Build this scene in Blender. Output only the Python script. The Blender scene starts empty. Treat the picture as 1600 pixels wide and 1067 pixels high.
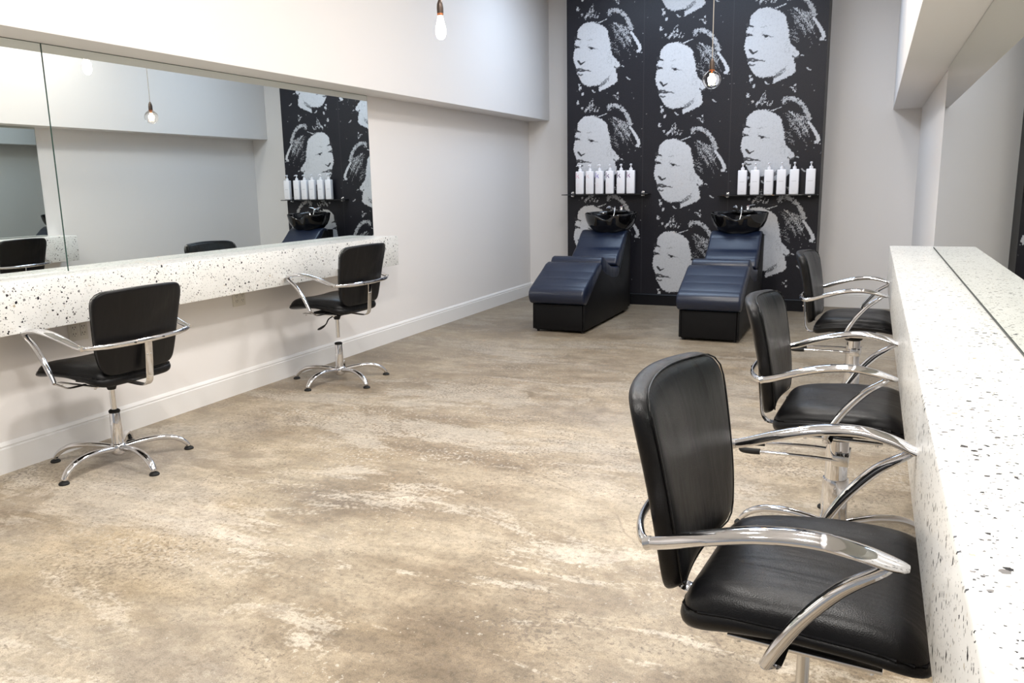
import bpy, bmesh, math, random
import numpy as np
from mathutils import Vector, Matrix

# ------------------------------------------------------------ camera, light, exposure
sc = bpy.context.scene
col = sc.collection
CZ = 1.392
yaw, pitch, roll = math.radians(23.9852), math.radians(11.0448), math.radians(-1.0344)
fwd = Vector((-math.sin(yaw)*math.cos(pitch), math.cos(yaw)*math.cos(pitch), -math.sin(pitch)))
rt = Vector((math.cos(yaw), math.sin(yaw), 0)); up = rt.cross(fwd)
r2 = math.cos(roll)*rt + math.sin(roll)*up
u2 = -math.sin(roll)*rt + math.cos(roll)*up
cd = bpy.data.cameras.new('camera'); cam = bpy.data.objects.new('camera', cd); col.objects.link(cam)
M = Matrix.Identity(4)
for i in range(3):
    M[i][0] = r2[i]; M[i][1] = u2[i]; M[i][2] = -fwd[i]
M[0][3], M[1][3], M[2][3] = 0, 0, CZ
cam.matrix_world = M
cd.sensor_width = 36; cd.lens = 1260.0*36/1600; cd.clip_start = .05
sc.camera = cam
sc.view_settings.view_transform = 'Standard'; sc.view_settings.look = 'None'
sc.view_settings.gamma = 1; sc.view_settings.use_curve_mapping = False
sc.view_settings.exposure = 0.25

w = bpy.data.worlds.new('world'); sc.world = w; w.use_nodes = True
w.node_tree.nodes['Background'].inputs[0].default_value = (.93, .96, 1.0, 1)
w.node_tree.nodes['Background'].inputs[1].default_value = .30

def lamp(kind, name, loc, energy, color=(1, 1, 1), size=.3, rot=(0, 0, 0), size_y=None, spot=None, blend=.5):
    d = bpy.data.lights.new(name, kind); d.energy = energy; d.color = color
    if kind == 'AREA':
        d.size = size
        if size_y: d.shape = 'RECTANGLE'; d.size_y = size_y
        else: d.shape = 'DISK'
    else:
        d.shadow_soft_size = size
    if kind == 'SPOT': d.spot_size = spot; d.spot_blend = blend
    o = bpy.data.objects.new(name, d); o.location = loc; o.rotation_euler = rot; col.objects.link(o)
    return o
CEIL = 3.6
for x, y, e in [(-1.6, .4, 52), (-.35, 1.0, 40), (-1.6, 3.0, 52), (-.35, 3.6, 34), (-1.6, 5.4, 30), (-.35, 6.0, 18)]:
    lamp('AREA', 'ceiling_lamp_light', (x, y, CEIL-.03), e, (1, .965, .92), .42)
lamp('AREA', 'ceiling_lamp_light', (-1.95, 7.9, CEIL-.03), 46, (.62, .78, 1), 2.2, size_y=.7)

# ------------------------------------------------------------ measurements (metres)
XL, XR, YB, YM = -3.9437, .3937, 9.496, 9.044
XM1, XM2 = -3.278, -.513
SL, ZSL = .271, 2.142          # left soffit
SR, ZSR = .262, 2.078          # right soffit
DL, ZCL, TCL, YCL = .2525, .975, .244, 5.94
DR, ZCR, TCR, YCR = .2694, .922, .272, 6.25
YF = -2.2                      # open shop-front end behind the camera

# ------------------------------------------------------------ node helpers
def mat(name, base=(.8, .8, .8), rough=.5, metal=0, spec=.5, coat=0):
    m = bpy.data.materials.new(name); m.use_nodes = True
    b = m.node_tree.nodes['Principled BSDF']
    b.inputs['Base Color'].default_value = (*base, 1)
    b.inputs['Roughness'].default_value = rough
    b.inputs['Metallic'].default_value = metal
    b.inputs['Specular IOR Level'].default_value = spec
    b.inputs['Coat Weight'].default_value = coat
    return m
class NT:
    def __init__(s, m): s.t = m.node_tree; s.b = s.t.nodes['Principled BSDF']
    def n(s, k, **kw):
        nd = s.t.nodes.new(k)
        for a, v in kw.items():
            if a.startswith('i_'):
                nd.inputs[a[2:].replace('_', ' ')].default_value = v
            else: setattr(nd, a, v)
        return nd
    def l(s, a, b): s.t.links.new(a, b)
    def math(s, op, a, b=None, c=None):
        nd = s.t.nodes.new('ShaderNodeMath'); nd.operation = op
        for i, v in enumerate((a, b, c)):
            if v is None: continue
            if isinstance(v, (int, float)): nd.inputs[i].default_value = v
            else: s.l(v, nd.inputs[i])
        return nd.outputs[0]
    def ramp(s, fac, stops, interp='LINEAR'):
        nd = s.t.nodes.new('ShaderNodeValToRGB'); cr = nd.color_ramp; cr.interpolation = interp
        while len(cr.elements) < len(stops): cr.elements.new(.5)
        for e, (p, c) in zip(cr.elements, stops):
            e.position = p; e.color = (*c, 1) if len(c) == 3 else c
        s.l(fac, nd.inputs[0]); return nd.outputs[0]
    def mix(s, fac, a, b, mode='MIX'):
        nd = s.t.nodes.new('ShaderNodeMix'); nd.data_type = 'RGBA'; nd.blend_type = mode
        for v, i in ((fac, 0), (a, 6), (b, 7)):
            if isinstance(v, (int, float)): nd.inputs[i].default_value = v
            elif isinstance(v, tuple): nd.inputs[i].default_value = (*v, 1)
            else: s.l(v, nd.inputs[i])
        return nd.outputs[2]
    def coord(s, scale=(1, 1, 1), rot=(0, 0, 0), kind='Object', loc=(0, 0, 0)):
        tc = s.t.nodes.new('ShaderNodeTexCoord'); mp = s.t.nodes.new('ShaderNodeMapping')
        mp.inputs['Scale'].default_value = scale; mp.inputs['Rotation'].default_value = rot
        mp.inputs['Location'].default_value = loc
        s.l(tc.outputs[kind], mp.inputs[0]); return mp.outputs[0]
    def noise(s, vec, scale, detail=4, rough=.55, dist=0):
        nd = s.n('ShaderNodeTexNoise', i_Scale=scale, i_Detail=detail, i_Roughness=rough, i_Distortion=dist)
        s.l(vec, nd.inputs['Vector']); return nd.outputs['Fac']
    def bump(s, h, strength, dist=.01):
        nd = s.n('ShaderNodeBump', i_Strength=strength, i_Distance=dist)
        s.l(h, nd.inputs['Height']); s.l(nd.outputs[0], s.b.inputs['Normal'])

MATS = {}
def build_mats():
    m = MATS['paint'] = mat('wall_paint', (.825, .80, .785), .62, spec=.3)
    t = NT(m); v = t.coord(); t.bump(t.noise(v, 180, 3), .08, .002)
    m = MATS['trim'] = mat('trim_paint', (.82, .81, .80), .38, spec=.4)
    t = NT(m); v = t.coord(); t.bump(t.noise(v, 30, 2), .04, .002)
    m = MATS['ceiling'] = mat('ceiling_paint', (.82, .81, .80), .8)
    m = MATS['black_trim'] = mat('black_trim_paint', (.008, .008, .010), .4, spec=.2)
    # concrete floor
    m = MATS['floor'] = mat('stained_concrete', (.5, .45, .38), .45, spec=.4)
    t = NT(m)
    v = t.coord((.62, 1.0, 1), (0, 0, math.radians(18)))
    v2 = t.coord((.40, 1.1, 1), (0, 0, math.radians(28)))
    v3 = t.coord((1, 1, 1))
    big = t.noise(v, .9, 9, .66, .25)
    base = t.ramp(big, [(.32, (.15, .112, .075)), (.43, (.28, .222, .155)), (.50, (.40, .332, .243)), (.58, (.50, .428, .33)), (.72, (.57, .505, .41))])
    rag = t.noise(v3, 46, 4, .65)
    mid = t.noise(v3, 9, 6, .7)
    # pale mortar smears with gritty borders
    sm = t.math('ADD', t.noise(v2, 1.9, 10, .70, .5), t.math('MULTIPLY', t.math('SUBTRACT', rag, .5), .16))
    base = t.mix(t.ramp(sm, [(.52, (0, 0, 0)), (.555, (.55, .55, .55)), (.66, (.88, .88, .88))]), base, (.64, .58, .49))
    # worn darker areas with crisp ragged borders
    pa = t.noise(v, 1.5, 10, .70, .3)
    edge = t.math('ADD', pa, t.math('MULTIPLY', t.math('SUBTRACT', rag, .5), .20))
    base = t.mix(t.ramp(edge, [(.565, (0, 0, 0)), (.58, (.62, .62, .62)), (.68, (.8, .8, .8))]), base, (.27, .215, .155))
    # scattered pits
    pits = t.math('ADD', t.noise(t.coord((1, 1, 1), (0, 0, .4)), 66, 2, .5), t.math('MULTIPLY', t.math('SUBTRACT', t.noise(v3, 1.7, 4, .6), .5), .75))
    base = t.mix(t.ramp(pits, [(.64, (0, 0, 0)), (.66, (.72, .72, .72))]), base, (.20, .16, .12))
    pl = t.math('ADD', t.noise(t.coord((1, 1, 1), (0, 0, 1.4)), 52, 3, .55), t.math('MULTIPLY', t.math('SUBTRACT', t.noise(v2, 2.1, 4, .6), .5), .75))
    base = t.mix(t.ramp(pl, [(.67, (0, 0, 0)), (.69, (.6, .6, .6))]), base, (.62, .575, .50))
    oc = t.noise(v2, 1.1, 5, .62, .3)
    base = t.mix(t.ramp(oc, [(.50, (0, 0, 0)), (.70, (.42, .42, .42))]), base, (.40, .29, .15))
    gy = t.noise(v, .8, 6, .62, .4)
    base = t.mix(t.ramp(gy, [(.5, (0, 0, 0)), (.68, (.5, .5, .5))]), base, (.29, .265, .245))
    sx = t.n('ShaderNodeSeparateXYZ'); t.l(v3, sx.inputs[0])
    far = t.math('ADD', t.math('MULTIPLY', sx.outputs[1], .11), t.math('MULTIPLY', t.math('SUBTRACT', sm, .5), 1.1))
    base = t.mix(t.ramp(far, [(.38, (0, 0, 0)), (.60, (.36, .36, .36)), (.95, (.72, .72, .72))]), base, (.19, .152, .108))  # brown tone growing along Y: dimmer far light put into the floor colour
    base = t.mix(.38, base, t.ramp(t.noise(t.coord((.35, 2.2, 1), (0, 0, math.radians(14))), 6, 8, .75), [(.32, (.34, .34, .34)), (.68, (.64, .64, .64))]), 'OVERLAY')
    base = t.mix(.75, base, t.ramp(mid, [(.3, (.36, .36, .36)), (.7, (.62, .62, .62))]), 'OVERLAY')
    fine = t.noise(v3, 240, 2, .6)
    base = t.mix(.55, base, t.ramp(fine, [(.34, (.32, .32, .32)), (.66, (.68, .68, .68))]), 'OVERLAY')
    base = t.mix(.45, base, t.ramp(rag, [(.40, (.30, .30, .30)), (.52, (.55, .55, .55))]), 'OVERLAY')
    # hairline cracks
    wv = t.n('ShaderNodeTexVoronoi', feature='DISTANCE_TO_EDGE', i_Scale=.42)
    dn = t.n('ShaderNodeTexNoise', i_Scale=1.7, i_Detail=8.0)
    t.l(v3, dn.inputs['Vector'])
    va = t.n('ShaderNodeVectorMath', operation='MULTIPLY_ADD'); t.l(dn.outputs['Color'], va.inputs[0]); va.inputs[1].default_value = (.30, .30, 0); t.l(v3, va.inputs[2])
    t.l(va.outputs[0], wv.inputs['Vector'])
    ck = t.ramp(wv.outputs['Distance'], [(.0, (.5, .5, .5)), (.0016, (0, 0, 0))])
    cm = t.math('MULTIPLY', ck, t.ramp(t.noise(v3, 2.2, 3), [(.5, (0, 0, 0)), (.6, (1, 1, 1))]))
    base = t.mix(cm, base, (.16, .12, .09))
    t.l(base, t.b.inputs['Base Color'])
    t.l(t.ramp(t.math('ADD', t.math('MULTIPLY', big, .5), t.math('MULTIPLY', rag, .5)), [(.3, (.34, .34, .34)), (.7, (.52, .52, .52))]), t.b.inputs['Roughness'])
    t.bump(rag, .12, .002)
    # terrazzo
    m = MATS['terrazzo'] = mat('terrazzo', (.85, .85, .83), .28, spec=.45)
    t = NT(m)
    v = t.coord()
    dn = t.n('ShaderNodeTexNoise', i_Scale=95.0, i_Detail=1.0); t.l(v, dn.inputs['Vector'])
    va = t.n('ShaderNodeVectorMath', operation='MULTIPLY_ADD'); t.l(dn.outputs['Color'], va.inputs[0]); va.inputs[1].default_value = (.006, .006, .006); t.l(v, va.inputs[2])
    basec = t.mix(t.ramp(t.noise(v, 9, 4), [(.35, (0, 0, 0)), (.7, (1, 1, 1))]), (.80, .80, .775), (.86, .86, .84))
    for sc_, rnd, mx, loc in ((52, .62, .43, 0), (92, .60, .42, 3.3), (150, .55, .38, 7.7)):
        vo = t.n('ShaderNodeTexVoronoi', feature='F1', distance='MANHATTAN', i_Scale=float(sc_))
        mp = t.n('ShaderNodeMapping'); mp.inputs['Location'].default_value = (loc, loc*.7, loc*.3); mp.inputs['Rotation'].default_value = (.5, .3, .8+loc)
        t.l(va.outputs[0], mp.inputs[0]); t.l(mp.outputs[0], vo.inputs['Vector'])
        sx = t.n('ShaderNodeSeparateColor'); t.l(vo.outputs['Color'], sx.inputs[0])
        size = t.math('MULTIPLY', t.math('MAXIMUM', t.math('SUBTRACT', sx.outputs[0], rnd), 0.0), mx/(1-rnd)*1.35)
        inside = t.math('LESS_THAN', vo.outputs['Distance'], size)
        cc = t.ramp(sx.outputs[1], [(0, (.012, .012, .016)), (.42, (.05, .045, .05)), (.6, (.20, .19, .19)), (.75, (.36, .35, .33)), (.9, (.50, .43, .32)), (.95, (.6, .6, .58))], 'CONSTANT')
        basec = t.mix(inside, basec, cc)
    t.l(basec, t.b.inputs['Base Color'])
    # leather
    m = MATS['leather'] = mat('black_leather', (.005, .005, .006), .37, spec=.26)
    t = NT(m); v = t.coord()
    nd = t.n('ShaderNodeTexVoronoi', i_Scale=420.0); t.l(v, nd.inputs['Vector'])
    h = t.math('ADD', t.math('MULTIPLY', nd.outputs['Distance'], .12), t.math('ADD', t.noise(v, 9, 3, .5, .3), t.math('MULTIPLY', t.noise(t.coord((15, 2.5, 4)), 1.3, 2, .5, .4), 1.5)))
    t.bump(h, .22, .010)
    t.l(t.ramp(t.noise(v, 7, 3), [(.3, (.30, .30, .30)), (.7, (.42, .42, .42))]), t.b.inputs['Roughness'])
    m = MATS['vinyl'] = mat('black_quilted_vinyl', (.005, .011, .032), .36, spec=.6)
    t = NT(m); v = t.coord()
    wv = t.n('ShaderNodeTexWave', wave_type='BANDS', bands_direction='Y', i_Scale=2.6, i_Distortion=.6, i_Detail=1.0)
    t.l(v, wv.inputs['Vector'])
    t.bump(t.math('ADD', t.math('POWER', wv.outputs['Fac'], .3), t.math('MULTIPLY', t.noise(v, 14, 3), .6)), .35, .006)
    m = MATS['black_panel'] = mat('black_laminate', (.005, .005, .006), .5, spec=.18)
    t = NT(m); v = t.coord(); t.bump(t.noise(v, 300, 2), .05, .001)
    m = MATS['chrome'] = mat('chrome', (.74, .74, .76), .06, 1)
    m = MATS['steel'] = mat('brushed_steel', (.72, .72, .72), .22, 1)
    m = MATS['rubber'] = mat('black_rubber', (.012, .012, .012), .6, spec=.3)
    m = MATS['basin'] = mat('black_glazed_ceramic', (.004, .004, .005), .05, spec=.6)
    m = MATS['mirror'] = mat('mirror_glass', (.83, .87, .85), 0.0, 1)
    m = MATS['mirror_grey'] = mat('greyed_mirror_glass', (.60, .63, .59), 0.0, 1)
    m = MATS['mirror_edge'] = mat('mirror_edge_glass', (.05, .10, .085), .15)
    m = MATS['sealant'] = mat('dark_sealant', (.03, .035, .03), .5)
    m = MATS['shelf'] = mat('black_glass', (.006, .007, .009), .06, spec=.6)
    m = MATS['bottle'] = mat('white_plastic', (.84, .83, .86), .35)
    m = MATS['plate'] = mat('outlet_plastic', (.70, .67, .61), .4)
    m = MATS['slot'] = mat('outlet_slot', (.03, .025, .02), .6)
    m = MATS['cord'] = mat('cloth_cord', (.34, .31, .27), .8)
    m = MATS['socket'] = mat('aged_bronze', (.075, .055, .045), .35, .7)
    m = MATS['copper'] = mat('copper_collar', (.55, .20, .09), .3, .9)
    for nme, c in (('pink', (.72, .42, .52)), ('pale_pink', (.78, .60, .62)), ('violet_blue', (.22, .16, .55)), ('purple', (.09, .03, .16)), ('dark_purple', (.07, .02, .12)), ('magenta', (.25, .05, .22)), ('print_grey', (.35, .35, .36))):
        MATS[nme] = mat('ink_'+nme, c, .5)
    m = MATS['red'] = mat('red_indicator', (.5, .03, .02), .3)
    g = MATS['glass'] = bpy.data.materials.new('clear_bulb_glass'); g.use_nodes = True
    b = g.node_tree.nodes['Principled BSDF']
    b.inputs['Base Color'].default_value = (1, .93, .86, 1); b.inputs['Transmission Weight'].default_value = 1
    b.inputs['Roughness'].default_value = 0; b.inputs['IOR'].default_value = 1.08
    for nme, c, s in (('filament', (1, .50, .17), 90), ('glow', (1, .80, .60), 14), ('glow_glass', (1, .90, .80), 5)):
        g = MATS[nme] = bpy.data.materials.new('bulb_'+nme); g.use_nodes = True
        b = g.node_tree.nodes['Principled BSDF']
        b.inputs['Base Color'].default_value = (1, .8, .6, 1)
        b.inputs['Emission Color'].default_value = (*c, 1); b.inputs['Emission Strength'].default_value = s
    # printed mural: colours come from the print itself
    m = MATS['mural'] = mat('mural_print', (.03, .03, .035), .42, spec=.28)
    t = NT(m)
    at = t.n('ShaderNodeAttribute', attribute_name='print'); 
    v = t.coord()
    c = t.mix(t.ramp(t.noise(v, 160, 2, .6), [(.5, (0, 0, 0)), (.8, (.2, .2, .2))]), at.outputs['Color'], (.12, .12, .15))
    t.l(c, t.b.inputs['Base Color'])
    t.bump(t.noise(v, 220, 2), .15, .002)
build_mats()

# ------------------------------------------------------------ object helpers
def obj(name, bm, m, parent=None, smooth=True, label=None, loc=None, sub=0):
    me = bpy.data.meshes.new(name)
    bmesh.ops.recalc_face_normals(bm, faces=bm.faces[:])
    if smooth:
        for f in bm.faces: f.smooth = True
        for e in bm.edges:
            if len(e.link_faces) == 2 and e.calc_face_angle(0) > math.radians(38): e.smooth = False
    bm.to_mesh(me); bm.free()
    o = bpy.data.objects.new(name, me); col.objects.link(o)
    me.materials.append(MATS[m])
    if parent: o.parent = parent
    if loc: o.location = loc
    if label: o['label'] = label
    if sub:
        md = o.modifiers.new('sub', 'SUBSURF'); md.levels = sub; md.render_levels = sub
        for e in me.edges: e.use_edge_sharp = False
    return o
def tag(o, label=None, cat=None, group=None, kind=None):
    if label: o['label'] = label
    if cat: o['category'] = cat
    if group: o['group'] = group
    if kind: o['kind'] = kind
    return o
def empty(name, loc=(0, 0, 0), rz=0):
    o = bpy.data.objects.new(name, None); col.objects.link(o); o.location = loc; o.rotation_euler = (0, 0, rz)
    o.empty_display_size = .1
    return o
def struct(name, bm, m, label=None, **k):
    o = obj(name, bm, m, None, **k); return tag(o, label, kind='structure')
def copy_tree(o, parent=None):
    c = o.copy(); col.objects.link(c)
    if parent: c.parent = parent
    for ch in [x for x in bpy.data.objects if x.parent == o]: copy_tree(ch, c)
    return c

def box(bm, x0, x1, y0, y1, z0, z1, bev=0, seg=2):
    b = bmesh.new()
    bmesh.ops.create_cube(b, size=1)
    for v in b.verts:
        v.co = Vector(((x0+x1)/2+v.co.x*(x1-x0), (y0+y1)/2+v.co.y*(y1-y0), (z0+z1)/2+v.co.z*(z1-z0)))
    if bev: bmesh.ops.bevel(b, geom=b.edges[:], offset=bev, segments=seg, affect='EDGES', profile=.5)
    merge(bm, b); return bm
def merge(bm, b):
    me = bpy.data.meshes.new('tmp'); b.to_mesh(me); b.free(); bm.from_mesh(me); bpy.data.meshes.remove(me)
def BX(*a, **k): return box(bmesh.new(), *a, **k)
def prism(bm, prof, x0, x1, bev=0, seg=2, axis='x'):
    """closed profile of (a, z) pushed along an axis: axis x -> profile in (y, z)"""
    b = bmesh.new()
    def P(a, z, x): return (x, a, z) if axis == 'x' else ((a, x, z) if axis == 'y' else (a, z, x))
    A = [b.verts.new(P(a, z, x0)) for a, z in prof]; B = [b.verts.new(P(a, z, x1)) for a, z in prof]
    n = len(prof)
    b.faces.new(A); b.faces.new(B[::-1])
    for i in range(n): b.faces.new((A[i], A[(i+1) % n], B[(i+1) % n], B[i]))
    bmesh.ops.recalc_face_normals(b, faces=b.faces[:])
    if bev: bmesh.ops.bevel(b, geom=b.edges[:], offset=bev, segments=seg, affect='EDGES', profile=.5, clamp_overlap=True)
    merge(bm, b); return bm
def lathe(bm, prof, n=24, c=(0, 0), cap=True):
    rings = []
    for r, z in prof:
        rings.append([bm.verts.new((c[0]+r*math.cos(2*math.pi*i/n), c[1]+r*math.sin(2*math.pi*i/n), z)) for i in range(n)])
    for a, b in zip(rings, rings[1:]):
        for i in range(n): bm.faces.new((a[i], a[(i+1) % n], b[(i+1) % n], b[i]))
    if cap:
        bm.faces.new(rings[0][::-1]); bm.faces.new(rings[-1])
    return bm
def smooth_path(pts, k=6):
    """Catmull-Rom through points of any dimension"""
    P = [np.array(p, float) for p in pts]; P = [2*P[0]-P[1]]+P+[2*P[-1]-P[-2]]
    out = []
    for i in range(1, len(P)-2):
        for j in range(k):
            t = j/k; a, b, c, d = P[i-1:i+3]
            out.append(.5*((2*b)+(-a+c)*t+(2*a-5*b+4*c-d)*t*t+(-a+3*b-3*c+d)*t**3))
    out.append(P[-2]); return out
def sweep(bm, pts, n=12, side=None, power=2.0):
    """pts rows (x,y,z,ra,rb); ra along side vector, rb across; side: fixed reference vector"""
    pts = [np.array(p, float) for p in pts]
    rings = []
    for i, p in enumerate(pts):
        a = pts[max(0, i-1)][:3]; b = pts[min(len(pts)-1, i+1)][:3]
        t = (b-a)/max(1e-9, np.linalg.norm(b-a))
        s = np.array(side if side is not None else (1, .013, .02), float)
        if abs(s@t) > .95: s = np.array((0, 0, 1.))
        s = s-(s@t)*t; s /= np.linalg.norm(s); u = np.cross(t, s)
        ring = []
        for k in range(n):
            th = 2*math.pi*k/n; c_, s_ = math.cos(th), math.sin(th)
            if power != 2.0:
                c_ = math.copysign(abs(c_)**(2/power), c_); s_ = math.copysign(abs(s_)**(2/power), s_)
            ring.append(bm.verts.new(tuple(p[:3]+s*p[3]*c_+u*p[4]*s_)))
        rings.append(ring)
    for a, b in zip(rings, rings[1:]):
        for i in range(n): bm.faces.new((a[i], a[(i+1) % n], b[(i+1) % n], b[i]))
    bm.faces.new(rings[0][::-1]); bm.faces.new(rings[-1])
    return bm
def tube(bm, pts, r, n=12, k=6, side=None):
    P = smooth_path([(*p, r, r) for p in pts], k) if k else [(*p, r, r) for p in pts]
    return sweep(bm, P, n, side)
def rounded_outline(corners, n_arc=6):
    """corners: (x, y, radius) polygon -> points with filleted corners"""
    out = []; N = len(corners)
    for i in range(N):
        p0 = np.array(corners[i-1][:2]); p = np.array(corners[i][:2]); p1 = np.array(corners[(i+1) % N][:2]); r = corners[i][2]
        a = (p0-p); a = a/np.linalg.norm(a); b = (p1-p); b = b/np.linalg.norm(b)
        s, e = p+a*r, p+b*r
        for j in range(n_arc+1):
            t = j/n_arc; out.append(tuple((1-t)**2*s+2*t*(1-t)*p+t*t*e))
    return out
def resample(poly, n):
    P = np.array(poly+[poly[0]]); d = np.r_[0, np.cumsum(np.linalg.norm(np.diff(P, axis=0), axis=1))]
    t = np.linspace(0, d[-1], n, endpoint=False)
    return np.c_[np.interp(t, d, P[:, 0]), np.interp(t, d, P[:, 1])]
def pillow(bm, outline, n, prof, fmap, centre=(0, 0)):
    """closed cushion: rings of the outline scaled about centre; prof rows (scale, height); fmap(u,v,h)->xyz"""
    O = resample(outline, n); C = np.array(centre); rings = []
    for s, h in prof:
        if s < 1e-6: rings.append([bm.verts.new(fmap(C[0], C[1], h))]); continue
        rings.append([bm.verts.new(fmap(*(C+(o-C)*s), h)) for o in O])
    for a, b in zip(rings, rings[1:]):
        if len(a) == 1 and len(b) == 1: continue
        if len(a) == 1:
            for i in range(n): bm.faces.new((a[0], b[i], b[(i+1) % n]))
        elif len(b) == 1:
            for i in range(n): bm.faces.new((a[i], a[(i+1) % n], b[0]))
        else:
            for i in range(n): bm.faces.new((a[i], a[(i+1) % n], b[(i+1) % n], b[i]))
    return bm

# ------------------------------------------------------------ the room
def baseboard(name, a, b, h, m, th=.020):
    """a, b: ends (x,y) on the wall face, the board lies to the left of a->b"""
    a, b = Vector(a), Vector(b); d = (b-a).normalized(); nrm = Vector((-d.y, d.x))
    prof = [(0, 0), (th, 0), (th, h*.80), (th*.62, h*.815), (th*.62, h*.86), (th*.80, h*.885), (th*.60, h*.93), (th*.35, h*.985), (th*.2, h), (0, h)]
    bm = bmesh.new(); A = []; B = []
    for o_, z in prof:
        p = a+nrm*o_; A.append(bm.verts.new((p.x, p.y, z))); p = b+nrm*o_; B.append(bm.verts.new((p.x, p.y, z)))
    n = len(prof); bm.faces.new(A); bm.faces.new(B[::-1])
    for i in range(n): bm.faces.new((A[i], A[(i+1) % n], B[(i+1) % n], B[i]))
    return struct(name, bm, m)
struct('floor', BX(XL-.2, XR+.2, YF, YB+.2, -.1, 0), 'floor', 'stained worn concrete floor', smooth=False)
struct('ceiling', BX(XL-.2, XR+.2, YF, YB+.2, CEIL, CEIL+.1), 'ceiling', smooth=False)
struct('wall_left', BX(XL-.2, XL-.004, YF, YB, 0, CEIL), 'paint', smooth=False)
struct('wall_right', BX(XR+.004, XR+.2, YF, YB, 0, CEIL), 'paint', smooth=False)
struct('wall_back', BX(XL-.2, XR+.2, YB, YB+.2, 0, CEIL), 'paint', smooth=False)
struct('wall_mural', BX(XM1, XM2, YM+.004, YB, 0, CEIL), 'black_trim', smooth=False)
struct('trim_1', BX(XL-.004, XL+SL, YF, YB, ZSL, CEIL, bev=.002), 'paint', 'white soffit above the left mirror', smooth=False)
struct('trim_2', BX(XR-SR, XR+.004, YF, YB, ZSR, CEIL, bev=.002), 'paint', 'white soffit above the right mirror', smooth=False)
baseboard('baseboard_left', (XL-.004, YB), (XL-.004, YF), .157, 'trim')
baseboard('baseboard_right', (XR+.004, YF), (XR+.004, YB), .157, 'trim')
baseboard('baseboard_back_left', (XM1, YB), (XL, YB), .157, 'trim')
baseboard('baseboard_back_right', (XR, YB), (XM2, YB), .157, 'trim')
baseboard('baseboard_mural', (XM2, YM+.004), (XM1, YM+.004), .13, 'black_trim', .022)

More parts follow.
